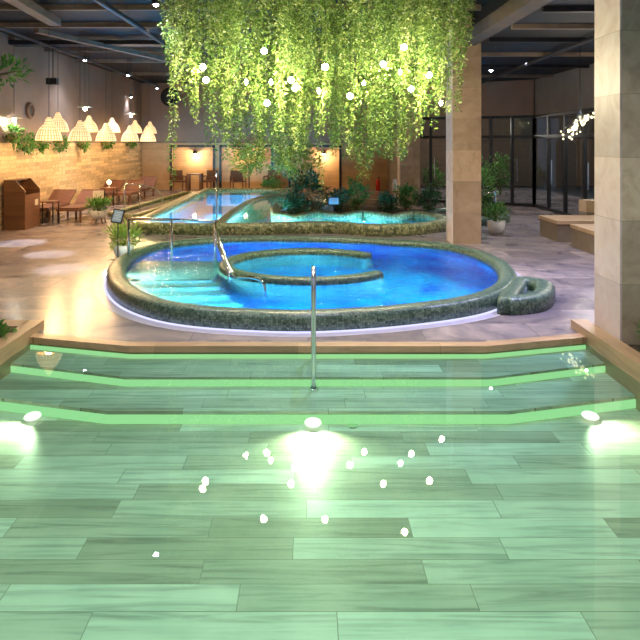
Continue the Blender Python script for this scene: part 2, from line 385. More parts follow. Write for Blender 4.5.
# spa outline (outer foot of the rim)
spa_outer = [(-2.71, 8.78), (-2.31, 7.98), (-1.84, 7.42), (-1.35, 7.10), (-.72, 6.92), (.07, 6.86), (1.09, 7.10), (2.05, 7.60),
             (2.70, 8.45), (3.02, 9.55), (3.04, 10.5), (2.78, 11.45), (2.2, 12.05), (1.08, 12.5), (.2, 12.68), (-1.2, 12.75), (-2.1, 12.4), (-2.72, 11.9), (-3.0, 11.25), (-3.05, 10.5), (-2.98, 9.7)]
spa_c = spline(spa_outer, 6)
spa_mid = inset(spa_c, .13); spa_in = inset(spa_c, .24)
def scallops():
    pts = []
    cusps = [(3.30, 16.0), (2.12, 16.15), (.80, 16.3), (-.35, 16.0)]
    for (a, b) in zip(cusps[:-1], cusps[1:]):
        for k in range(8):
            t = k / 8; pts.append((a[0] + (b[0] - a[0]) * t, a[1] + (b[1] - a[1]) * t + .85 * sin(pi * t) ** .8))
    return pts + [cusps[-1]]
back_front = [(-4.05, 15.6), (-3.95, 14.75), (-3.5, 14.3), (-2.6, 14.1), (-1.4, 14.1), (-.4, 14.3), (.5, 14.35), (1.2, 14.0), (1.8, 13.9), (2.4, 14.1), (3.0, 14.6), (3.38, 15.3)]
bp = [v for v in spline(back_front, 4, False)] + [Vector((*p, 0)) for p in scallops()] + [Vector((-.62, 16.4, 0)), Vector((-.75, 18, 0)), Vector((-.65, 20, 0)), Vector((-.4, 22, 0)), Vector((-.35, 25.4, 0)), Vector((-4.05, 25.4, 0)), Vector((-4.05, 20, 0))]
back_c = bp; back_in = inset(bp, .12)
FX = 2.85
edge = [(-FX, 6.80), (-1.75, 6.50), (1.75, 6.50), (FX, 6.80)]          # back edge of the coping
outer = [(-10, 6.8), (-FX, 6.80), (-1.75, 6.50), (1.75, 6.50), (FX, 6.80), (10, 6.8), (10, 29), (-10, 29)]
struct('floor', sheet([outer, [(p.x, p.y) for p in spa_mid], [(p.x, p.y) for p in back_c]], 0), M['floor'])
struct('wall_left', MB().box(WX - .2, 2, 2.0, WX, BY, CZ), M['wall_up'])
struct('wall_left', MB().box(WX - .2, 2, 0, WX + .04, BY, 2.0), M['clad_y'])
struct('wall_back', MB().box(WX, BY, 2.0, 3.4, BY + .2, CZ), M['wall_up'])
struct('wall_back', MB().box(WX, BY + .45, 0, 3.4, BY + .6, 2.1), M['clad_x'])
pn = MB()
niches = [(171.5, 214), (221, 272), (290, 340)]
xs = [((a - 308) * BY / 650, (b - 308) * BY / 650) for a, b in niches]
cur = WX
for a, b in xs:
    pn.box(cur, BY - .04, 0, a, BY + .45, 2.0); cur = b
pn.box(cur, BY - .04, 0, 3.4, BY + .45, 2.0)
for a, b in xs: pn.box(a, BY - .04, 1.85, b, BY + .45, 2.0)
struct('wall_back', pn, M['clad_x'])
k = 0
for a, b in xs:
    k += 1
    f = MB()
    f.box(a - .06, BY - .10, 0, a + .04, BY - .04, 1.9).box(b - .04, BY - .10, 0, b + .06, BY - .04, 1.9).box(a - .06, BY - .10, 1.82, b + .06, BY - .04, 1.92)
    struct('trim_%d' % k, f, M['black'])
struct('trim_4', MB().box(WX, BY - .08, 2.0, 3.4, BY + .0, 2.08), M['beam'])
struct('wall_back', MB().box(3.4, 22.3, 0, 3.5, BY, 3.95), M['wall_grey'])
struct('ceiling', MB().box(WX, -2, CZ, 3.3, BY, CZ + .2), M['ceil'])
struct('ceiling', MB().box(3.3, -2, 3.98, RX + .2, 22.5, 4.2), M['ceil'])
# upper wall bands over the glazing
A = Vector((3.5, 22.3, 0)); B = Vector((RX, 20.4, 0))
struct('wall_back', MB().bar(A + Vector((0, 0, 3.43)), B + Vector((0, 0, 3.43)), .2, 1.1), M['wall_up'])
struct('wall_right', MB().box(RX, 8, 2.87, RX + .2, 20.4, 3.98), M['wall_grey'])
struct('wall_right', MB().box(RX, 2, 0, RX + .2, 8, 3.98), M['wall_grey'])
# beam edge running from column to column, and joists
struct('trim_5', MB().box(3.02, 1, 3.92, 3.3, 12.95, 4.14), M['beam_dark'])
struct('trim_32', MB().box(3.25, 1, 4.0, 3.35, 22, 4.56), M['ceil'])
for i, (y, z, m, w) in enumerate([(8.9, 4.40, 'beam', .10), (10.6, 4.42, 'duct', .3), (12.0, 4.42, 'beam', .08), (13.7, 4.40, 'beam', .12), (15.4, 4.3, 'duct', .4), (17.5, 4.42, 'beam', .1), (19.8, 4.42, 'beam', .12), (23.5, 4.42, 'beam', .12)]):
    struct('trim_%d' % (6 + i), MB().box(WX, y, z + .04, 3.2, y + w, z + .14), M[m])
for i, y in enumerate([8.3, 9.4, 10.8, 12.2, 14.2, 16.4, 18.8]):
    struct('trim_%d' % (20 + i), MB().box(3.4, y, 3.9, RX, y + .09, 3.98), M['beam' if i % 2 == 0 else 'duct'])
struct('trim_30', MB().bar((-5.6, 13.4, 4.32), (-3.3, 20, 4.32), .12, .1).bar((-4.6, 8.4, 4.34), (-4.9, 12.6, 4.34), .22, .14), M['beam'])
struct('trim_31', MB().tube([(-6.2, 9, 4.3), (-6.0, 26, 4.3)], .035).tube([(-3.4, 8.6, 4.3), (-3.2, 26, 4.3)], .05).tube([(5, 8, 3.88), (5.4, 21, 3.88)], .045), M['duct'])

# glazing: window frames with panes
def glazing(idx, a, b, n, zt=2.87):
    a = Vector(a); b = Vector(b); root = MB()
    for i in range(n + 1):
        p = a.lerp(b, i / n); root.bar(p, p + Vector((0, 0, zt)), .09, .09)
    for z in (.05, 2.2, zt - .04): root.bar(a + Vector((0, 0, z)), b + Vector((0, 0, z)), .08, .09)
    fr = tag(root.build('window_%d' % idx, M['black']), None, kind='structure')
    d = (b - a)
    for i in range(n):
        p = a.lerp(b, i / n); q = a.lerp(b, (i + 1) / n)
        MB().bar(p + Vector((0, 0, 1.12)), q + Vector((0, 0, 1.12)), .012, 2.1).bar(p + Vector((0, 0, 2.53)), q + Vector((0, 0, 2.53)), .012, .6).build('pane', M['dglass'], fr)
        if i % 2:
            MB().bar(p + d.normalized() * .12 + Vector((0, -.08, .8)), p + d.normalized() * .12 + Vector((0, -.08, 1.5)), .03, .03).build('handle', M['steel'], fr)
glazing(1, (3.55, 22.27, 0), (RX, 20.4, 0), 6)
glazing(2, (RX, 20.4, 0), (RX, 8.0, 0), 10)
# outside beyond the glass: terrace at night
struct('ground_outside', MB().box(3.6, 22.4, -.1, 20, 34, -.02).box(RX + .2, 2, -.1, 20, 22.4, -.02), M['night'])
fc = MB().box(3.6, 30, 0, 20, 30.4, 6).box(14, 6, 0, 14.4, 30, 6)
tag(fc.build('neighbouring_wall', M['facade']), None, kind='structure')

for x, y, z, e in [(9.5, 18, 2.6, 160), (9.5, 13, 2.6, 120), (6.0, 25.5, 2.6, 150), (11, 24, 2.6, 160)]:
    light('POINT', (x, y, z), e, (1, .86, .68), .08)  # added points that brighten the terrace behind the glass; no lanterns stand there
terrace_spots = []
for i, (x, y, h) in enumerate([(9.6, 19.3, 1.5), (9.2, 15.4, 1.1), (7.4, 25.0, 1.7), (5.0, 26.0, 1.2)]):
    terrace_spots.append((x, y, h))
# ------------------------------------------------------------------ columns
def column(x0, y0, x1, y1, z0, z1, label, mf, ms):
    r = thing('stone_column', label, 'column', (0, 0, 0))
    e = .004
    MB().box(x0, y0, z0, x1, y1, z1).build('shaft', M[mf], r)
    MB().box(x0 - .02, y0 + .002, z0, x0 - .001, y1 - .002, z1).build('side_facing', M[ms], r)
column(3.06, 6.33, 3.95, 6.9, .0, 4.54, 'nearest stone column, rising from the wooden ledge at the right edge of the plank pool', 'stone_f', 'stone_l')
column(2.87, 12.87, 3.43, 13.42, 0, 4.54, 'tan stone column standing on the floor behind the round blue spa pool', 'stone_c', 'stone_l')
column(3.08, 21.7, 3.74, 22.25, 0, 4.54, 'farthest stone column, beside the dark glazing behind the shrubs', 'stone_c', 'stone_l')

# ------------------------------------------------------------------ foreground plank pool
pool = thing('plank_pool', 'wide shallow pool of green lit water over wood-look plank tiles in the foreground', 'pool')
MB().box(-FX - .1, -1, -.6, FX + .1, 6.9, -.307).build('pool_floor', M['plank'], pool)
def stepper(name, ym, ye, z, z0, over=0):
    poly = [(-FX, ye), (-1.65, ym), (1.65, ym), (FX, ye), (FX, 6.9), (-FX, 6.9)]
    return MB().slab(poly, z0, z).build(name, M['plank'], pool)
stepper('step', 5.875, 6.24, -.115, -.2)
stepper('step', 5.336, 5.66, -.2, -.307)
cp = MB().slab([(-FX, 6.66), (-1.75, 6.36), (1.75, 6.36), (FX, 6.66), (FX, 6.80), (1.75, 6.5), (-1.75, 6.5), (-FX, 6.8)], -.05, .012)
cp.slab([(-FX, 6.68), (-1.75, 6.38), (1.75, 6.38), (FX, 6.68), (FX, 6.9), (1.75, 6.6), (-1.75, 6.6), (-FX, 6.9)], -.2, -.001)
cp.build('coping', M['coping'], pool)
for ym, ye, z, th in ((5.875, 6.24, -.1575, .040), (5.336, 5.66, -.2535, .050), (6.38, 6.68, -.0865, .027)):
    g = MB().sweep([(-FX, ye - .006, z), (-1.65 if z < -.1 else -1.75, ym - .006, z), (1.65 if z < -.1 else 1.75, ym - .006, z), (FX, ye - .006, z)], [(-.004, -th), (.004, -th), (.004, th * .5), (-.004, th * .5)], False)
    g.build('light_strip', M['led_green'], pool)  # strip widened over the riser; its emission stands in for the lit riser face
for s, ln in ((1, 7.05), (-1, 7.02)):
    x0, x1 = sorted((s * FX, s * 3.02))
    b = MB().box(x0, -1, -.4, x1, ln, .09)
    if s < 0: b.box(-4.4, 6.78, -.02, -3.0, ln, .09)
    b.build('side_ledge', M['ledge'], pool)
sheet([[(-FX, -1), (FX, -1), (FX, 6.68), (1.75, 6.38), (-1.75, 6.38), (-FX, 6.68)]], -.058).build('water', M['w_front'], pool)
dr = MB().lathe([(.001, .006), (.05, .006), (.055, 0)], (fl(352, 421, -.307)[0], fl(352, 423, -.307)[1] - .05, -.307), 20); dr.build('drain', M['steel'], pool)
for x, yy, tx, ty, e in ((-2.28, 5.45, -3.0, 3.6, 30), (.04, 5.33, .06, 3.4, 48), (2.34, 5.46, 3.1, 3.6, 30)):
    f = MB().lathe([(.001, .012), (.055, .010), (.068, .004), (.07, 0)], (0, 0, 0), 20)
    o = f.build('pool_lamp', M['poollamp'], pool); o.location = (x, yy - .07, -.262); o.rotation_euler = (R(10), 0, 0)
    light('SPOT', (x, yy - .08, -.15), e * 1.05, (.90, 1, .62), .01, spot=135, blend=1, aim=(x + (tx - x) * .45, yy - .55, -.307))

def rail_front():
    r = thing('handrail', 'single chrome handrail rising from the steps at the middle of the plank pool', 'handrail', (.05, 5.8, -.2))
    pts = spline([(0, 0, .02), (0, 0, .55), (0, .0, .90), (0, .03, 1.03), (0, .12, 1.06), (0, .35, 1.0), (0, .50, .85), (0, .52, .6), (0, .64, .22)], 6, False)
    MB().tube(pts, .021, 12).build('rail', M['steel'], r, True)
    MB().lathe([(.001, .03), (.03, .03), (.045, .012), (.048, 0)], (0, 0, 0), 20).build('foot_flange', M['steel'], r, True)
rail_front()
# planting beds beside the plank pool
tag(MB().box(3.02, -1, -.1, 6.9, 6.32, .04).box(3.96, 6.3, -.1, 6.9, 6.9, .04).build('planting_bed', M['soil']), 'soil bed on the far side of the right wooden ledge', 'planting bed')
tag(MB().box(-7, -1, -.1, -3.02, 6.78, .04).build('planting_bed', M['soil']), 'soil bed behind the left wooden ledge', 'planting bed')

# ------------------------------------------------------------------ round spa pool
spa = thing('spa_pool', 'round raised spa pool with dark green mosaic rim and bright blue water', 'pool')
def rimprof(w, h, z0=0):
    pr = [(w * .5, z0)]
    for i in range(9):
        a = pi * i / 8; c = cos(a); s_ = sin(a)
        pr.append((w * .5 * (abs(c) ** .7) * (1 if c > 0 else -1), h - w * .32 + w * .32 * s_ ** .8))
    return pr + [(-w * .5, z0)]
MB().sweep(spa_mid, rimprof(.26, .20, -.02)).build('rim', M['rim'], spa, True)
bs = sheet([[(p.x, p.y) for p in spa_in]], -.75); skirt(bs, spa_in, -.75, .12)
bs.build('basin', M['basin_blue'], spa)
sheet([[(p.x, p.y) for p in spa_in]], .105).build('water', M['w_spa'], spa)
# inner curb: an open ring just above the water
c0 = Vector((0.0, 9.93, 0)); ring = [c0 + Vector((1.25 * cos(a), 1.2 * sin(a), 0)) for a in [R(38 + (322 - 38) * i / 48) for i in range(49)]]
MB().sweep(ring, rimprof(.2, .20, -.75), False).build('inner_curb', M['rim'], spa, True)
# seating ledge along the inside, and the bench of the ring
sring = inset(spa_in, .4)
# entry steps at the left
def halfstep(z, pts):
    o = MB().slab(pts, -.74, z).build('step', M['step_teal'], spa)
    # dark nosing tiles along the lower edge of the tread
    i = {-.05: (2, 3)}.get(z, (1, 2)); a, b = Vector((*pts[i[0]], z)), Vector((*pts[i[1]], z))
    MB().bar(a + Vector((0, .03, .002)), b + Vector((0, .03, .002)), .07, .012).build('nosing', M['rim'], o)
inL = [(-2.6, 10.1), (-2.48, 9.3), (-2.4, 8.8)]
halfstep(-.05, [(-2.72, 10.6), (-2.70, 9.6), (-2.55, 9.05), (-1.35, 9.15), (-1.35, 10.6)])
halfstep(-.16, [(-2.58, 9.12), (-2.43, 8.75), (-1.2, 8.85), (-1.2, 9.14), (-1.36, 9.14)])
halfstep(-.28, [(-2.43, 8.75), (-2.22, 8.35), (-1.05, 8.52), (-1.2, 8.85)])
halfstep(-.40, [(-2.22, 8.35), (-1.95, 8.0), (-.85, 8.2), (-1.05, 8.52)])
halfstep(-.55, [(-1.95, 8.0), (-1.6, 7.72), (-.6, 7.9), (-.85, 8.2)])
# small fountain pod bulging from the right of the rim
pod_o = spline([(2.22, 7.62), (2.5, 7.56), (2.85, 7.75), (3.12, 8.2), (3.2, 8.6), (3.02, 8.82), (2.75, 8.80), (2.55, 8.4)], 6)
podm = inset(pod_o, .12)
MB().sweep(podm, rimprof(.24, .20, -.02)).build('pod_rim', M['rim'], spa, True)
pin = inset(pod_o, .2)
sheet([[(p.x, p.y) for p in pin]], .05).build('pod_floor', M['rim'], spa)
MB().slab([(2.35, 8.1), (2.62, 8.0), (2.85, 8.45), (2.6, 8.6)], -.1, .125).build('spout_block', M['sign'], spa)
# LED line round the foot of the rim
lo = inset(spa_c, -.02)
MB().sweep(lo, [(-.012, .003), (.012, .003), (.012, .016), (-.012, .016)]).build('light_strip', M['led_lilac'], spa)
MB().sweep(inset(spa_c, -.09), [(-.075, 0), (.075, 0), (.075, .004), (-.075, .004)]).build('floor_glow_band', M['floor_glow'], spa)  # flat band painting the LED's glow onto the floor
def pool_fill(x, y, z, tx, ty, w, e, c, h=.25, sp=110, dz=.3):  # unseen area light added inside a pool to brighten basin and steps
    l = bpy.data.lights.new('area_light', 'AREA'); l.shape = 'RECTANGLE'; l.size = w; l.size_y = h; l.energy = e; l.color = c; l.spread = R(sp)
    o = bpy.data.objects.new('area_light', l); COL.objects.link(o); o.location = (x, y, z); o.rotation_euler = ((Vector((tx, ty, 0)) - Vector((x, y, 0))).normalized() - Vector((0, 0, dz))).to_track_quat('-Z', 'Y').to_euler()
for a in ((.0, 7.25, -.2, 0, 12, 1.6, 110, (.03, .30, 1)), (1.7, 7.75, -.2, .6, 12, 1.2, 100, (.03, .30, 1)), (-1.2, 7.5, -.2, 0, 12, .8, 40, (.15, .65, 1)), (-2.68, 9.5, .03, -1.6, 10.6, 1.2, 120, (.66, 1, .90), .1, 160, .05), (-2.5, 8.9, .02, -1.2, 10.3, .8, 36, (.62, 1, .92), .08, 160, .05), (-2.2, 8.3, -.02, -1.2, 9.8, .8, 22, (.5, 1, .95), .08, 150, .2), (2.65, 9.2, -.2, -2, 9.4, .3, 70, (.45, .9, 1), .1),
          (0, 11.3, -.1, 0, 14, 2.0, 70, (.03, .28, 1), .2), (-1.5, 10.9, -.1, -2.4, 14, 1.0, 40, (.03, .35, 1), .2), (0, 8.95, -.1, 0, 12, .9, 150, (.08, .55, 1)), (-2.05, 8.15, -.0, -1.6, 10.4, .8, 14, (.6, 1, .9)), (2.2, 8.2, -.2, .8, 12, 1.0, 85, (.03, .30, 1))): pool_fill(*a)

def rail_spa():
    r = thing('handrail', 'chrome handrail with glass panels sweeping down the steps of the round spa pool', 'handrail', (0, 0, 0))
    P = [(-2.86, 10.36), (-2.13, 10.15), (-1.42, 9.95)]
    for i, (x, y) in enumerate(P): MB().tube([(x, y, .02), (x, y, .80)], .02, 10).build('post', M['steel'], r, True)
    MB().tube([(P[0][0], P[0][1], .8), (P[2][0], P[2][1], .8)], .022, 10).build('top_rail', M['steel'], r, True)
    for a, b in ((0, 1), (1, 2)):
        MB().bar((P[a][0] + .06, P[a][1] - .02, .46), (P[b][0] - .06, P[b][1] + .02, .46), .01, .58).build('glass_panel', M['cglass'], r)
    sw = spline([(-1.42, 9.95, .80), (-1.40, 9.80, .76), (-1.28, 9.45, .56), (-1.12, 9.1, .30), (-.98, 8.85, .17), (-.9, 8.6, .22), (-.72, 8.4, .26), (-.58, 8.3, .22), (-.54, 8.28, 0), (-.54, 8.28, -.5)], 6, False)
    MB().tube(sw, .022, 10).build('sloping_rail', M['steel'], r, True)
    sw2 = spline([(-1.36, 9.75, .5), (-1.22, 9.42, .3), (-1.12, 9.2, .16), (-1.06, 9.1, -.2)], 6, False)
    MB().tube(sw2, .018, 10).build('lower_rail', M['steel'], r, True)
rail_spa()

# ------------------------------------------------------------------ long pools behind
bk = thing('lap_pool', 'long twin lane pool with olive mosaic rim and scalloped teal bay behind the spa', 'pool')
MB().sweep(inset(back_c, .15), rimprof(.30, .25, -.02)).build('rim', M['rim2'], bk, True)
bs = sheet([[(p.x, p.y) for p in back_in]], -.45); skirt(bs, back_in, -.45, .15); bs.build('basin', M['basin_teal'], bk)
sheet([[(p.x, p.y) for p in back_in]], .16).build('water', M['w_back'], bk)
dv = spline([(-2.0, 14.35), (-1.98, 16.5), (-1.9, 18.5), (-1.78, 20.3), (-1.45, 21.9), (-1.0, 22.7), (-.5, 23.0)], 6, False)
MB().sweep(dv, rimprof(.26, .24, -.45), False).build('divider', M['rim2'], bk, True)
for x, y, z, e in [(-3.2, 18.5, -.05, 60), (-1.1, 18.8, -.05, 60), (1.5, 16.3, -.05, 40), (-2.9, 15.4, -.1, 30), (-1.0, 15.3, -.1, 30), (.3, 15.2, -.1, 30), (2.6, 15.5, -.1, 35), (-3, 22, -.1, 40)]:
    light('POINT', (x, y, z - .1), e * .7, (.25, .75, 1), .015)
for a in ((-3.0, 14.55, -.05, -3.0, 25, 1.4, 620, (.25, .75, 1), .25, 80, .4), (-1.1, 14.5, -.05, -1.1, 25, 1.1, 520, (.25, .75, 1), .25, 80, .4), (.9, 14.55, -.05, .9, 25, 2.2, 150, (.15, .60, 1), .25, 80, .4), (-3.88, 20, -.05, 0, 20.2, 5, 300, (.25, .75, 1), .25, 80, .8), (-1.75, 18, -.05, 2, 18, 3.5, 25, (.25, .75, 1), .25, 60, .8)): pool_fill(*a)
for x, y in ((-3.9, 18.5), (1.46, 16.85), (-.88, 18.8)):
    o = MB().ball((0, 0, 0), .05).build('pool_lamp', M['poollamp_c'], bk); o.location = (x, y, .0)
pl = thing('steel_pole', 'slim upright steel pole at the near end of the lane divider', 'pole', (-2.0, 14.24, .24))
MB().tube([(0, 0, 0), (0, 0, 1.1)], .022, 10).build('shaft', M['steel'], pl, True)
MB().ball((0, 0, 1.12), .035).build('cap', M['steel'], pl, True)
# shallow foot bath left of the long pool
fb = thing('foot_bath', 'narrow foot bath with low mosaic curb to the left of the long pool', 'pool')
ft = [Vector((*p, 0)) for p in [(-5.35, 17.6), (-4.55, 17.0), (-4.35, 19), (-4.35, 25), (-4.75, 25), (-5.1, 21)]]
MB().sweep(ft, rimprof(.16, .14, 0)).build('curb', M['rim2'], fb, True)
sheet([[(p.x, p.y) for p in ft]], .06).build('water', M['w_back'], fb)
sheet([[(p.x, p.y) for p in ft]], .02).build('bed', M['coping'], fb)
r = thing('handrail', 'small steel handrail beside the foot bath near the loungers', 'handrail')
pts = spline([(-5.25, 18.6, 0), (-5.25, 18.6, .72), (-5.2, 18.9, .8), (-5.0, 19.8, .72), (-4.75, 20.7, .45), (-4.7, 21.0, .1)], 6, False)
MB().tube(pts, .022, 8).build('rail', M['steel'], r, True)
MB().tube([(-5.05, 19.5, 0), (-5.05, 19.5, .75)], .018, 8).build('post', M['steel'], r, True)

# ------------------------------------------------------------------ plants
def foliage(c, rx, ry, rz, n, L, W, seed=0, up=.4, hollow=.45):
    rnd = random.Random(seed); m = MB(); c = Vector(c)
    for i in range(n):
        d = Vector((rnd.gauss(0, 1), rnd.gauss(0, 1), rnd.gauss(0, 1))).normalized()
        k = hollow + (1 - hollow) * rnd.random() ** .6
        k *= .78 + .8 * mnoise.noise(d * 1.9 + Vector((seed, 0, 0)))
        p = c + Vector((d.x * rx * k, d.y * ry * k, d.z * rz * k))
        dd = (d + Vector((rnd.uniform(-.7, .7), rnd.uniform(-.7, .7), up + rnd.uniform(-.4, .4)))).normalized()
        m.leaf(p, dd, Vector((rnd.uniform(-1, 1), rnd.uniform(-1, 1), 1)).normalized(), L * rnd.uniform(.7, 1.3), W * rnd.uniform(.7, 1.3))
    return m
def stems(c, h, spread, n, r, seed=0):
    rnd = random.Random(seed); m = MB()
    for i in range(n):
        a = rnd.uniform(0, 2 * pi); e = Vector((cos(a) * spread * rnd.random(), sin(a) * spread * rnd.random(), h * rnd.uniform(.75, 1)))
        m.tube([Vector(c), Vector(c) + e * .5 + Vector((rnd.uniform(-.03, .03), 0, 0)), Vector(c) + e], [r, r * .8, r * .4], 6)
    return m
def shrub(name, label, loc, rx, h, mat, n, L, W, seed, group=None, cat='shrub', z0=.0, trunk=0):
    t = thing(name, label, cat, (loc[0], loc[1], loc[2] if len(loc) > 2 else z0), 0, group)
    foliage((0, 0, trunk + (h - trunk) / 2), rx, rx, (h - trunk) / 2, n, L, W, seed).build('foliage', M[mat], t)
    stems((0, 0, 0), trunk + (h - trunk) * .6, rx * .5, 1 if trunk else 6, .035 if trunk else .012, seed).build('trunk' if trunk else 'stem', M['bark'], t)
    return t
def potted(name, label, loc, pr, ph, fr, fh, mat, n, seed, base='white', legs=False):
    z = .12 if legs else 0
    t = thing(name, label, 'potted plant', (loc[0], loc[1], 0))
    pot = MB().lathe([(.001, z), (pr * .7, z), (pr * .92, z + ph * .45), (pr, z + ph), (pr * .9, z + ph), (pr * .86, z + ph * .85), (.001, z + ph * .85)], (0, 0, 0), 28).build('pot', M[base], t, True)
    foliage((0, 0, z + ph + fh * .42), fr, fr, fh * .6, n, .11, .035, seed, .7, .2).build('foliage', M[mat], t)
    stems((0, 0, z + ph * .8), fh * .6, fr * .5, 6, .008, seed).build('stem', M['bark'], t)
    if legs:
        for sx in (-1, 1):
            for sy in (-1, 1): MB().tube([(sx * pr * .7, sy * pr * .7, 0), (sx * pr * .55, sy * pr * .55, .14)], .014, 6).build('leg', M['brown_wood'], t)
    return t
# bed behind the scalloped bay, with rocks
bed = MB().slab([(-.55, 16.3), (.0, 17.25), (.8, 16.6), (1.5, 17.3), (2.1, 16.5), (2.8, 17.2), (3.5, 16.4), (3.6, 17.6), (3.0, 18.6), (1.5, 19.2), (.4, 20.8), (-.2, 22), (-.6, 20)], .0, .12)
tag(bed.build('planting_bed', M['soil']), 'soil bed behind the scalloped edge of the teal bay', 'planting bed')
sx = [('big dark bush at the left tip of the teal bay', (.0, 17.2), .58, 1.25, 'leaf_dark', 1500),
      ('low dark bush hanging over the bay below the big dark bush', (-.42, 16.65), .34, .6, 'leaf_dark', 700),
      ('small round bush just right of the big dark bush', (.75, 17.5), .36, .65, 'leaf_dark', 700),
      ('leafy bush behind the middle scallop of the bay', (1.35, 18.2), .42, .9, 'leaf_mid', 800),
      ('low dark bush behind the cusp between middle and right scallops', (2.15, 17.5), .32, .55, 'leaf_dark', 600),
      ('pointed bush at the foot of the farthest column', (2.75, 18.1), .34, .8, 'leaf_mid', 700),
      ('dark bush beside the tan column at the right end of the bay', (3.25, 17.5), .34, .75, 'leaf_dark', 700)]
for i, (lb, p, rx, h, m, n) in enumerate(sx): shrub('shrub', lb, (*p, .1), rx, h, m, n, .10, .045, 20 + i, 'shrubs behind the scalloped bay')
shrub('tree', 'bright lit small tree rising behind the big dark bush', (-.35, 19.6), .75, 2.15, 'leaf_bright', 1500, .11, .05, 41, cat='tree', trunk=.8)
shrub('tree', 'bright lit small tree at the far end of the left lane', (-2.35, 25.9), .85, 2.0, 'leaf_bright', 1500, .12, .06, 42, cat='tree', trunk=.6)
shrub('shrub', 'low lit shrub on the far pool edge beside the left tree', (-1.5, 25.8), .5, .6, 'leaf_mid', 600, .1, .05, 43)
for i, x in enumerate((-.5, .5)):
    rk = MB(); rnd = random.Random(i); rk.ball((0, 0, 0), .22, 8, .7)
    rk.v = [tuple(Vector(v) * (1 + .3 * mnoise.noise(Vector(v) * 6 + Vector((i * 5, 0, 0))))) for v in rk.v]
    o = rk.build('rock', M['sign'], None); o.location = (x, 16.72 + i * .5, .2)
    tag(o, ['grey rock at the tip of the island touching the water', 'grey rock half hidden behind the big dark bush'][i], 'rock')
# ring planter right of the tan column
rp = thing('planter_bed', 'round mosaic edged bed right of the tan column', 'planting bed')
rc = [Vector((4.15 + .95 * cos(a), 17.0 + 1.1 * sin(a), 0)) for a in [2 * pi * i / 40 for i in range(40)]]
MB().sweep(rc, rimprof(.24, .2, 0)).build('curb', M['rim'], rp, True)
sheet([[(p.x, p.y) for p in rc]], .1).build('soil', M['soil'], rp)
shrub('shrub', 'tall wispy shrub in the round bed right of the tan column', (4.6, 17.2, .1), .42, 1.55, 'leaf_mid', 900, .11, .04, 51)
shrub('shrub', 'low dark shrub in the round bed behind the white pot', (4.0, 16.7, .1), .45, .8, 'leaf_dark', 900, .1, .045, 52)
shrub('shrub', 'small dark shrub at the back of the round bed near the glazing', (4.75, 17.7, .1), .3, .55, 'leaf_dark', 500, .1, .045, 53)
potted('potted_plant', 'green plant in a round white pot on the floor right of the tan column', (4.17, 14.4), .2, .28, .26, .38, 'leaf_mid', 350, 61)
potted('potted_plant', 'leafy plant in a white pot on short wooden legs beside the loungers', (-5.22, 16.2), .2, .2, .34, .32, 'leaf_mid', 420, 62, legs=True)
potted('potted_plant', 'leafy plant in a white tapered pot beside the spa rim under the black sign', (-3.28, 11.55), .19, .2, .32, .36, 'leaf_bright', 450, 63)
shrub('shrub', 'grassy shrub in the bed beside the nearest stone column', (3.32, 5.95, .03), .24, .36, 'leaf_mid', 500, .14, .02, 64)
shrub('shrub', 'low green shrub in the corner of the left ledge bed', (-3.16, 6.45, .03), .22, .16, 'leaf_mid', 400, .06, .03, 65)
tr = thing('tree', 'tree branch with small green leaves reaching in at the upper left edge', 'tree', (-3.75, 6.2, .03))
MB().tube([(0, 0, 0), (-.02, 0, 1.2), (.0, .05, 2.3), (.1, .2, 3.0)], [.05, .045, .035, .015], 8).build('trunk', M['bark'], tr)
MB().tube([(0, .05, 2.3), (.3, .4, 2.6), (.68, .75, 2.75)], [.02, .014, .006], 6).build('branch', M['bark'], tr)
f = foliage((.52, .7, 2.72), .3, .25, .16, 140, .09, .04, 5); f2 = foliage((.1, .1, 3.0), .5, .5, .45, 500, .09, .04, 6); f.add(f2.v, f2.f)
f.build('foliage', M['leaf_mid'], tr)

for (x, y, h), lb in zip(terrace_spots, ['bush on the night terrace outside the right glazing, nearer the glazed corner', 'smaller bush on the night terrace outside the right glazing', 'tall bush outside the back glazing', 'low bush outside the back glazing near the farthest column']):
    shrub('shrub', lb, (x, y, -.02), .5, h, 'leaf_mid', 500, .14, .06, int(y * 3), cat='shrub')
# ------------------------------------------------------------------ hanging garden
hg = thing('hanging_garden', 'huge mass of trailing green vines hanging from the ceiling above the spa pool', 'hanging plants', (0, 0, 0))
CXv, CYv, RXv, RYv = .2, 10.3, 2.42, 2.2
tops = [(CXv + RXv * cos(a), CYv + RYv * sin(a), 4.40) for a in [2 * pi * i / 48 for i in range(48)]]
fm = MB().tube(tops, .03, 6, True)
for i in range(-5, 6):
    x = CXv + i * .42; hh = RYv * math.sqrt(max(0, 1 - ((x - CXv) / RXv) ** 2)); fm.tube([(x, CYv - hh, 4.4), (x, CYv + hh, 4.4)], .015, 5)
for dx in (-1.6, 1.6):
    for dy in (-1.3, 1.3): fm.tube([(CXv + dx, CYv + dy, 4.4), (CXv + dx, CYv + dy, 4.56)], .015, 5)
fm.build('frame', M['black'], hg)
def strand(m, x, y, z1, z0, rnd, dens=115, rad=.085, L=.05):
    n = int((z1 - z0) * dens); ph = rnd.uniform(0, 6); amp = rnd.uniform(.02, .06)
    for i in range(n):
        f = rnd.random(); z = z1 - f * (z1 - z0)
        cx = x + amp * sin(ph + z * 2.2); cy = y + amp * cos(ph * 1.3 + z * 1.9)
        rr = rad * (1.1 - .75 * f ** 2) * rnd.random() ** .5 * (.75 + .5 * sin(z * 9 + ph) ** 2)
        a = rnd.uniform(0, 2 * pi); c = Vector((cx + rr * cos(a), cy + rr * sin(a), z))
        d = Vector((cos(a) * .8, sin(a) * .8, rnd.uniform(-1.2, .3)))
        m.leaf(c, d, Vector((rnd.uniform(-1, 1), rnd.uniform(-1, 1), .6)), L * rnd.uniform(.7, 1.35), L * .62)
    return m
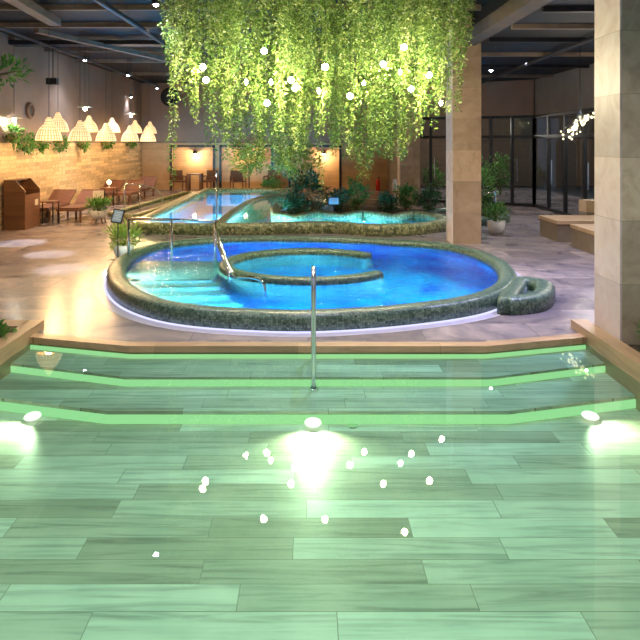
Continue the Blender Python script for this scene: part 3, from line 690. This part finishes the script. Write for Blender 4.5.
PROF = [(-2.6, 2.4), (-2.2, 2.25), (-1.85, 2.0), (-1.4, 1.62), (-1.0, 1.5), (-.65, 1.25), (-.15, 1.45), (.2, 1.85), (.55, 1.8), (.95, 1.3), (1.2, 1.4), (1.55, 1.5), (1.9, 1.75), (2.2, 2.4), (2.45, 2.0), (2.8, 1.9)]
def vbottom(x, y, rnd):
    lo = PROF[-1][1]
    for (xa, za), (xb, zb) in zip(PROF[:-1], PROF[1:]):
        if xa <= x <= xb: lo = za + (zb - za) * (x - xa) / (xb - xa); break
    t = min(1, max(0, (y - (CYv - RYv)) / (2 * RYv)) / .62)
    cl = mnoise.noise(Vector((x * 3.1, y * 2.3, 4.2)))
    return 3.75 + (lo - 3.75) * t + .55 * abs(cl) - .12 + .15 * rnd.random() + (.9 * rnd.random() ** 1.5)
rnd = random.Random(3)
# strand shapes shared by the separate vines
variants = []
for k in range(10):
    m = MB(); strand(m, 0, 0, 0, -1.0 - .25 * k, rnd, 140, .085)
    m.tube([(0, 0, 0), (.01, 0, -(.9 + .22 * k))], .004, 4)
    o = m.build('vine', M['vine'], hg); variants.append((1.0 + .25 * k, o))
used = set(); cnt = 0
spots = []
while len(spots) < 100:
    a = rnd.uniform(0, 2 * pi); q = rnd.random() ** .5
    if rnd.random() < .55: q = rnd.uniform(.85, 1)
    x = CXv + RXv * q * cos(a); y = CYv + RYv * q * sin(a)
    if all((x - s[0]) ** 2 + (y - s[1]) ** 2 > .03 for s in spots): spots.append((x, y))
spots[0] = (-1.98, 9.6)
for i, (x, y) in enumerate(spots):
    zb = 1.75 if i == 0 else vbottom(x, y, rnd); L = 4.38 - zb
    if i == 0: L = 3.0
    j = min(range(10), key=lambda k: abs(variants[k][0] - L)); src = variants[j][1]
    if j not in used: o = src; used.add(j)
    else: o = src.copy(); COL.objects.link(o); o.parent = hg
    o.location = (x, y, 4.38); o.rotation_euler = (0, 0, rnd.uniform(0, 6)); sc = L / variants[j][0]; o.scale = (1, 1, sc)
for j in range(10):
    if j not in used: variants[j][1].location = (CXv, CYv + 1.6 + .03 * j, 4.38)
bulbs = [(203, 67, 9.9), (206, 80, 9.7), (264, 51, 9.4), (246, 82, 10.6), (271, 82, 10.4), (291, 80, 9.6), (295, 88, 9.9), (267, 103, 9.9), (325, 67, 8.9), (319, 91, 10.3), (404, 47, 9.1), (383, 64, 10.2), (400, 72, 10.7), (429, 75, 9.9), (411, 89, 10.4), (364, 83, 10.7), (350, 96, 9.7), (441, 103, 10.4)]
BP = [at(*b) for b in bulbs]
def clear(x, y, z0):
    for p in BP:
        if p.z > z0 - .05 and y < p.y + .1:
            # keep the strands from hanging straight in front of a bulb
            if abs(x - p.x) < .13 and p.y - y < 1.0: return p.z + .1
    return None
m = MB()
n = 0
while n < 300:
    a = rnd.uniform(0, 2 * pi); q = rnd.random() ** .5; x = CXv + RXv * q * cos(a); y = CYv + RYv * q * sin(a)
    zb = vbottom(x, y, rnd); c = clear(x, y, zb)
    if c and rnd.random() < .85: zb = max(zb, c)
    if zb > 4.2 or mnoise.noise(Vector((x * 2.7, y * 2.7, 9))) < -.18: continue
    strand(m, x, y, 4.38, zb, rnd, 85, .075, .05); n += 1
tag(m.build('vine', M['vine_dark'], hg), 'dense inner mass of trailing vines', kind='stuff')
bp0 = None
where = ['upper of the two bulbs near the left edge of the vines', 'lower of the two bulbs near the left edge of the vines', 'high bulb left of centre near the top of the vines',
         'faint bulb sunk deep in the vines left of centre', 'small bulb in the vines directly above the lowest left-of-centre bulb', 'upper bulb of the bright pair at the middle of the vines', 'lower bulb of the bright pair at the middle of the vines',
         'lowest bulb left of the middle of the vines', 'bulb at the front centre of the vines', 'small bulb just below the front centre one', 'highest bulb right of centre in the vines', 'bulb left of and just below the highest right bulb',
         'faint bulb directly below the highest right bulb', 'bulb farthest right in the bright cluster', 'bulb below the right cluster of the vines', 'small dim bulb right of centre beside the lowest centre bulb', 'lowest bulb right of the centre of the vines', 'small low bulb at the right end of the vines']
for i, p in enumerate(BP):
    if bp0 is None:
        bp0 = thing('pendant_bulb', '', 'lamp', (0, 0, 0))
        MB().ball((0, 0, 0), .045, 8).build('bulb', M['bulb'], bp0, True)
        MB().lathe([(.001, .06), (.014, .06), (.016, .03)], (0, 0, 0), 8).build('socket', M['black'], bp0)
        MB().tube([(0, 0, .03), (0, 0, 1.0)], .003, 4).build('cord', M['black'], bp0)
        o = bp0
    else: o = copy_tree(bp0)
    stretch(o, 'cord', 4.40 - p.z)
    o.location = p; o['label'] = 'glowing pendant, ' + where[i]; o['group'] = 'pendant bulbs among the vines'
    small = i in (3, 4, 9, 12, 15, 17)
    if small: o.scale = (.6, .6, 1)
    light('POINT', p - Vector((0, .06, .05)), 16 if small else 32, (1, .86, .56), .04)

# ------------------------------------------------------------------ ceiling downlights in view
dl = None
DL = [(156, 4, 9.8, 'large bright downlight at the top beside the vines'), (85, 60, 18.5, 'bright downlight over the middle of the left wall'), (128, 75, 19.5, 'bright downlight left of the vines over the wicker lamps'),
      (86, 87, 24, 'small downlight directly below the bright left wall one'), (131, 97, 25.5, 'small downlight just above the right white disc pendant'), (157, 88, 26.3, 'farthest small downlight beside the black round speaker'), (491, 70, 15.5, 'downlight right of the tan column under the low ceiling')]
for i, (px, py, y, lb) in enumerate(DL):
    p = at(px, py, y)
    if dl is None:
        dl = thing('downlight', '', 'lamp'); MB().lathe([(.001, 0), (.045, 0), (.05, .01)], (0, 0, 0), 16).ball((0, 0, 0), .04, 8).build('lens', M['downlight'], dl)
        MB().lathe([(.052, -.01), (.065, -.01), (.065, .09), (.001, .09)], (0, 0, 0), 16).build('housing', M['black'], dl)
        MB().tube([(0, 0, .08), (0, 0, 1)], .008, 6).build('stem', M['black'], dl); o = dl
    else: o = copy_tree(dl)
    stretch(o, 'stem', (3.98 if p.x > 3.3 else CZ) - p.z)
    o.location = p; o['label'] = lb; o['group'] = 'ceiling downlights'
    light('SPOT', p - Vector((0, 0, .06)), 40 if y > 21 else 120, COOL, .05, (0, 0, 0), 110, .8)
# narrow spots cast the floor rings; broad ones are added fill without fixtures
for (x, y, e, c, sp) in [(-5.75, 13.0, 1000, COOL, 14), (-4.65, 11.7, 900, COOL, 12), (-3.9, 10.3, 700, COOL, 12),
                         (4.8, 10.2, 330, (.70, .70, 1), 110), (5.2, 15.5, 260, (.85, .82, 1), 120), (-4.6, 8.6, 150, (1, .62, .36), 100), (3.9, 8.2, 560, (.54, .54, 1), 100), (5.4, 19, 200, (1, .85, .7), 130), (.6, 7.2, 260, (.54, .54, 1), 80), (-5, 11.5, 150, (1, .62, .34), 100), (0, 13.2, 170, (1, .9, .75), 100), (-3.2, 13.4, 150, (1, .86, .68), 100), (2.2, 12.6, 90, (1, .92, .8), 90), (-4.8, 22, 90, WARM, 110), (0.5, 25, 120, WARM, 110), (-3, 25, 120, WARM, 110)]:
    light('SPOT', (x, y, 3.9 if x > 3 else 4.4), e, c, .08, (0, 0, 0), sp, .25 if sp < 30 else .9)

# ------------------------------------------------------------------ wicker lamps, left
def wicker():
    t = thing('wicker_pendant_lamp', '', 'lamp')
    prof = [(.035, .46), (.05, .44), (.075, .38), (.09, .33), (.15, .27), (.20, .19), (.235, .09), (.25, 0)]
    MB().lathe(prof, (0, 0, 0), 40, .05).build('shade', M['wicker'], t, True)
    rb = MB()
    for r_, z in prof: rb.lathe([(r_ * 1.03, z - .006), (r_ * 1.05, z), (r_ * 1.03, z + .006)], (0, 0, 0), 30)
    rb.build('hoop', M['wicker_rib'], t)
    MB().ball((0, 0, .14), .05, 8).build('bulb', M['glow_lamp'], t, True)
    MB().tube([(0, 0, .45), (0, 0, 2.5)], .005, 5).build('cord', M['black'], t)
    return t
W = wicker(); k = 0
row1 = [(49, 13, 'nearest'), (80, 14.8, 'second'), (106, 16.7, 'third'), (130, 19.0, 'fourth'), (148, 21.1, 'last')]
row2 = [(58, 15.3, 'nearest'), (89, 17.5, 'second'), (112, 19.6, 'third'), (135, 22.2, 'fourth'), (150, 24.3, 'last')]
for rw, (row, X, z, nm) in enumerate(((row1, -5.2, 2.05, 'lower'), (row2, -5.9, 2.28, 'upper'))):
    for i, (px, y, w) in enumerate(row):
        p = (px - 308) * y / 650
        o = place(W, k == 0, (p, y, z + (0.02 * i if rw else 0)), 0, '%s woven bell pendant lamp of the %s row along the left wall' % (w, nm), 'woven bell lamps along the left wall', 1 if rw == 0 else .95)
        light('POINT', (p, y, z - .02), 42, WARM, .08); k += 1
# white disc pendants
D = None
for px, py, y, lb in [(14, 118, 15.2, 'white disc pendant at the far left by the wall pots'), (85, 107, 16.4, 'white disc pendant above the second woven lamp'), (131, 114, 19.5, 'brightly lit white disc pendant above the fourth woven lamp')]:
    if D is None:
        D = thing('disc_pendant_lamp', '', 'lamp')
        MB().lathe([(.02, .05), (.06, .02), (.19, 0), (.19, -.008), (.001, -.01)], (0, 0, 0), 28).build('shade', M['white'], D, True)
        MB().ball((0, 0, -.05), .045, 8).build('bulb', M['bulb'], D, True)
        MB().tube([(0, 0, .05), (0, 0, 1.0)], .005, 5).build('cord', M['black'], D); o = D
    else: o = copy_tree(D)
    p = at(px, py, y); stretch(o, 'cord', CZ - p.z); o.location = p; o['label'] = lb; o['group'] = 'white disc pendants'
    light('POINT', p - Vector((0, 0, .12)), 20, (1, .9, .75), .04)
# wall planters on top of the cladding
for i, (y, s) in enumerate([(15.2, 1.1), (15.9, .9), (16.7, .9), (18.1, .95), (19.9, .9), (22.3, .9), (25.3, .8)]):
    z = 1.98 if i else 2.2
    t = thing('wall_planter', ['large bushy wall plant nearest the left edge above the kiosk', 'bushy wall plant left of the nearest woven lamp', 'trailing wall plant under the nearest woven lamps', 'trailing wall plant between first and second woven lamps',
               'wall plant behind the third woven lamp', 'wall plant behind the fourth woven lamp', 'farthest wall plant behind the last woven lamp'][i], 'wall plant', (WX + .04, y, z), 0, 'plants in wall pots along the left wall')
    MB().lathe([(.001, -.1), (.09, -.1), (.12, .03), (.001, .02)], (.14, 0, 0), 14).build('pot', M['seat_top'], t)
    MB().box(0, -.02, -.06, .06, .02, .0).build('bracket', M['black'], t)
    foliage((.2, 0, .02), .2 * s, .24 * s, .26 * s, 260, .11, .05, 70 + i, -.3, .2).build('foliage', M['leaf_mid'], t)
# round wreath and speakers
def ringthing(name, label, cat, p, r, nrm, mat):
    t = thing(name, label, cat, p)
    pts = [(0, r * cos(a), r * sin(a)) if nrm == 'X' else (r * cos(a), 0, r * sin(a)) for a in [2 * pi * i / 28 for i in range(28)]]
    MB().tube(pts, r * .22, 8, True).build('ring', M[mat], t, True)
    return t
t = ringthing('wall_speaker', 'round black wall speaker on the back wall beside the vines', 'speaker', tuple(at(170, 97, BY - .2)), .33, 'Y', 'black')
o = MB().lathe([(.001, 0), (.28, 0), (.3, .12)], (0, 0, 0), 24).build('grille', M['duct'], t); o.rotation_euler = (R(90), 0, 0); MB().box(-.05, .03, -.05, .05, .2, .05).build('bracket', M['black'], t)
t = ringthing('round_wall_ornament', 'round brown ring ornament high on the left wall above the plants', 'ornament', (WX + .06, 16.5, 2.82), .17, 'X', 'brown_wood')
o = MB().lathe([(.001, 0), (.14, 0), (.15, .03)], (0, 0, 0), 20).build('disc', M['black'], t); o.rotation_euler = (0, R(90), 0)
sp = thing('hanging_speaker', 'small black box speaker hanging high beside the left wall', 'speaker', tuple(at(53, 81, 16.5)))
MB().box(-.14, -.1, -.09, .12, .1, .07).build('cabinet', M['black'], sp); MB().tube([(0, 0, .05), (0, 0, .98)], .012, 6).build('stem', M['black'], sp)

# ------------------------------------------------------------------ towel kiosk
kx0, kx1, ky0, ky1 = -6.98, -6.49, 14.9, 15.75
kk = thing('towel_bin', 'dark wooden towel return bin with sloping open top at the left wall', 'bin', (kx0, ky0, 0))
w, d = kx1 - kx0, ky1 - ky0
def sideprof(y0, y1):
    pr = [(0, 0), (w, 0), (w, .90), (w * .55, 1.15), (0, 1.15)]
    vs = [(x, y0, z) for x, z in pr] + [(x, y1, z) for x, z in pr]; n = 5
    return MB().add(vs, [(0, 1, 2, 3, 4), (9, 8, 7, 6, 5)] + [(i, 5 + i, 5 + (i + 1) % 5, (i + 1) % 5) for i in range(5)])
sideprof(0, .03).build('side_panel', M['dark_wood'], kk); sideprof(d - .03, d).build('side_panel', M['dark_wood'], kk)
MB().box(w - .03, .03, 0, w, d - .03, .80).build('front_panel', M['brown_wood'], kk)
MB().box(0, .03, 0, .03, d - .03, 1.15).build('back_panel', M['brown_wood'], kk)
MB().box(.03, .03, .6, w - .03, d - .03, .63).build('shelf', M['brown_wood'], kk)
MB().box(.03, .03, 1.12, w * .4, d - .03, 1.15).build('top_panel', M['brown_wood'], kk)
MB().box(w, .55, .52, w + .006, .72, .66).build('label_plate', M['paper'], kk)

# ------------------------------------------------------------------ loungers
def lounger():
    t = thing('sun_lounger', '', 'lounger')
    f = MB()
    for sx in (-.28, .28): f.bar((sx, -1.25, .32), (sx, .15, .34), .05, .06)
    f.bar((-.28, -1.25, .32), (.28, -1.25, .32), .05, .05).bar((-.28, .1, .33), (.28, .1, .33), .05, .05)
    f.build('frame', M['brown_wood'], t)
    for sx in (-.28, .28):
        for y in (-1.15, .05): MB().bar((sx, y, 0), (sx, y, .33), .05, .05).build('leg', M['brown_wood'], t)
    MB().box(-.27, -1.22, .34, .27, .0, .375).build('seat', M['sling'], t)
    b = MB().bar((0, 0, .37), (0, .56, .68), .54, .035); b.build('backrest', M['sling'], t)
    g = MB()
    for sx in (-.29, .29): g.bar((sx, 0, .35), (sx, .58, .69), .04, .05)
    g.bar((-.29, .58, .69), (.29, .58, .69), .04, .04).bar((0, .4, .58), (0, .28, .3), .03, .03)
    g.build('back_frame', M['brown_wood'], t)
    return t
Lg = lounger()
for i, (x, y, lb) in enumerate([(-6.76, 17.5, 'brown sling lounger nearest the towel bin, against the left wall'), (-5.98, 17.5, 'brown sling lounger behind the white pot on wooden legs'), (-6.75, 22.2, 'brown lounger with the small side table and candle lamp beside it'),
                                (-6.05, 22.3, 'brown lounger between the candle lamp table and the farthest one'), (-6.1, 24.4, 'farthest brown lounger in the row by the left wall')]):
    place(Lg, i == 0, (x, y, 0), R(-1), lb, 'brown loungers along the left wall')
def side_table(label, loc, first=[]):
    t = thing('side_table', label, 'table', loc, 0, 'small dark side tables by the loungers')
    MB().box(-.22, -.2, .55, .22, .2, .58).build('tabletop', M['brown_wood'], t)
    for sx in (-.2, .2):
        for sy in (-.18, .18): MB().bar((sx, sy, 0), (sx, sy, .55), .025, .025).build('leg', M['black'], t)
side_table('small dark side table beside the wooden towel bin', (-6.4, 15.98, 0))
side_table('small dark side table holding the candle lamp between far loungers', (-6.35, 20.75, 0))
cl = thing('candle_lamp', 'tiny glowing candle lamp on the far side table by the loungers', 'lamp', (-6.35, 20.75, .58))
MB().lathe([(.001, 0), (.05, 0), (.05, .015), (.012, .02), (.012, .1)], (0, 0, 0), 12).build('base', M['white'], cl); MB().ball((0, 0, .17), .07, 8).build('globe', M['glow_lamp'], cl, True)
cs = thing('card_stand', 'small pale card on a thin stand behind the potted plant by the loungers', 'sign', (-5.45, 16.9, 0))
MB().tube([(0, 0, 0), (0, 0, .6)], .012, 6).build('post', M['black'], cs); MB().lathe([(.001, .02), (.12, .01), (.12, 0)], (0, 0, 0), 14).build('foot', M['black'], cs); MB().box(-.14, -.01, .56, .14, .01, .76).build('card', M['paper'], cs)
sg = thing('sign_stand', 'black framed notice sign on a thin pole beside the spa handrail', 'sign', (-3.27, 11.18, 0))
MB().tube([(0, 0, 0), (0, 0, .62)], .01, 6).build('pole', M['black'], sg); MB().lathe([(.001, .02), (.11, .01), (.11, 0)], (0, 0, 0), 14).build('foot', M['black'], sg)
q = MB().box(-.10, -.012, -.12, .10, .012, .12).build('frame', M['black'], sg); q.location = (0, 0, .74); q.rotation_euler = (R(-20), R(8), R(-10))
q2 = MB().box(-.08, -.016, -.10, .08, -.012, .10).build('notice', M['sign'], q)
q3 = MB()
for i in range(5): q3.box(-.06, -.019, .06 - i * .03, .06 - .02 * (i % 2), -.0165, .068 - i * .03)
q3.build('printed_lines', M['white'], q)
# tablet-like sign among shrubs
s2 = thing('notice_board', 'small pale grey notice board in front of the shrubs of the teal bay', 'sign', (.66, 16.62, .12))
MB().tube([(0, 0, 0), (0, 0, .35)], .012, 6).build('post', M['black'], s2); MB().box(-.14, -.015, .3, .14, .01, .5).build('frame', M['black'], s2); MB().box(-.12, -.02, .32, .12, -.015, .48).build('panel', M['sign'], s2)

# ------------------------------------------------------------------ far seating and door
def far_chair():
    t = thing('wooden_armchair', '', 'chair'); 
    MB().box(-.26, -.24, .38, .26, .24, .44).build('seat', M['sling'], t)
    MB().box(-.26, .2, .44, .26, .25, .86).build('backrest', M['brown_wood'], t)
    for sx in (-.27, .27):
        MB().box(sx - .025, -.24, .60, sx + .025, .22, .64).build('armrest', M['brown_wood'], t)
        for sy in (-.22, .22): MB().box(sx - .02, sy - .02, 0, sx + .02, sy + .02, .62).build('leg', M['brown_wood'], t)
    return t
fcg = far_chair()
for i, (px, rz, lb) in enumerate([(178, .5, 'wooden armchair left of the square table in the first lit niche'), (209, -.5, 'wooden armchair right of the square table in the first lit niche'), (238, .4, 'wooden armchair in the second niche behind the left small tree'), (272, -.3, 'wooden armchair in front of the wall right of the left small tree')]):
    place(fcg, i == 0, ((px - 308) * 27 / 650, 27.0, 0), rz, lb, 'wooden armchairs by the back wall')
t = thing('square_table', 'dark wooden square table between armchairs in the first lit niche', 'table', ((195 - 308) * 27 / 650, 27, 0))
MB().box(-.3, -.3, .68, .3, .3, .73).build('tabletop', M['brown_wood'], t)
for a in (-.26, .26):
    for b in (-.26, .26): MB().box(a - .04, b - .04, 0, a + .04, b + .04, .68).build('leg', M['brown_wood'], t)
npd = None
for i, (px, lb) in enumerate([(195, 'small pendant lamp in the first lit niche of the back wall'), (246, 'small pendant lamp in the second niche behind the left small tree'), (324, 'bright pendant lamp in the third niche of the back wall below the vines')]):
    if npd is None:
        npd = thing('niche_pendant_lamp', '', 'lamp'); MB().lathe([(.03, .16), (.06, .1), (.14, 0)], (0, 0, 0), 18).build('shade', M['black'], npd); MB().ball((0, 0, .0), .07, 8).build('bulb', M['glow_lamp'], npd)
        MB().tube([(0, 0, .15), (0, 0, .5)], .008, 5).build('cord', M['black'], npd); o = npd
    else: o = copy_tree(npd)
    x = (px - 308) * (BY + .2) / 650; o.location = (x, BY + .2, 1.55); o['label'] = lb; o['group'] = 'niche pendants'
    light('POINT', (x, BY + .1, 1.42), 34, (1, .72, .38), .06)
fe = thing('fire_extinguisher', 'small red fire extinguisher on the floor by the back wall', 'extinguisher', ((378 - 308) * 27.3 / 650, 27.3, 0))
MB().lathe([(.001, 0), (.09, 0), (.09, .42), (.04, .5), (.001, .5)], (0, 0, 0), 14).build('cylinder_body', M['red'], fe, True); MB().tube([(0, 0, .48), (0, 0, .55), (.08, -.02, .57)], .02, 6).build('valve', M['black'], fe)
vl = thing('floor_lamp', 'slim white column lamp standing left of the farthest column', 'lamp', (2.75, 20.6, 0))
MB().tube([(0, 0, 0), (0, 0, .5)], .025, 8).build('pole', M['white'], vl); MB().lathe([(.001, .45), (.08, .5), (.1, .65), (.05, .85), (.001, .87)], (0, 0, 0), 14).build('lamp_shade', M['white'], vl, True)

# ------------------------------------------------------------------ right seating
def bench(label, x0, y0, x1, y1, h, rnd_seed):
    t = thing('bench', label, 'bench', (x0, y0, 0), 0, 'low upholstered benches at the right')
    MB().box(.02, .02, 0, x1 - x0 - .02, y1 - y0 - .02, h - .07).build('base', M['seat_side'], t)
    MB().box(0, 0, h - .07, x1 - x0, y1 - y0, h).build('cushion', M['seat_top'], t)
    MB().box(-.002, -.002, h - .085, x1 - x0 + .002, y1 - y0 + .002, h - .07).build('seam', M['brown_wood'], t)
bench('long low tan bench behind the nearer block on the right', 5.02, 13.1, 6.9, 14.15, .43, 1)
bench('nearer low tan bench block beside the nearest stone column', 5.08, 11.45, 6.9, 12.6, .43, 2)
t = thing('seat_block', 'upright tan cushioned block behind the long low bench', 'seat', (6.3, 14.6, 0))
MB().box(-.05, 0, 0, .7, .4, .44).build('base', M['seat_side'], t); MB().box(-.05, 0, .44, .7, .4, .7).build('cushion', M['seat_top'], t)
# glass rail by the round bed
gr = thing('handrail', 'short steel handrail in front of the round bed right of the tan column', 'handrail')
MB().tube(spline([(3.62, 14.9, .0), (3.62, 14.9, .62), (3.68, 14.95, .68), (4.35, 15.35, .85), (4.45, 15.4, .8), (4.48, 15.42, .3), (4.48, 15.42, 0)], 5, False), .02, 8).build('rail', M['steel'], gr, True)
# chandelier
ch = thing('cluster_chandelier', 'sparkling cluster chandelier of many tiny glass lights at the right', 'lamp', tuple(at(580, 125, 13)))
rnd = random.Random(9); st = MB()
for i in range(42):
    f = rnd.random(); p = Vector((-.26 + .52 * f + rnd.gauss(0, .05), rnd.gauss(0, .09), -.2 + .4 * f + rnd.gauss(0, .06)))
    MB().ball(p, .017 + .012 * rnd.random(), 6).build('glass_light', M['tinylight'], ch, True); st.tube([p, (p.x * .3, 0, .1), (0, 0, .35)], .002, 4)
st.build('wire', M['steel'], ch); MB().tube([(0, 0, .3), (0, 0, 1.63)], .008, 5).build('cord', M['black'], ch)
light('POINT', at(580, 127, 13) + Vector((0, -.3, 0)), 40, (1, .92, .75), .02)
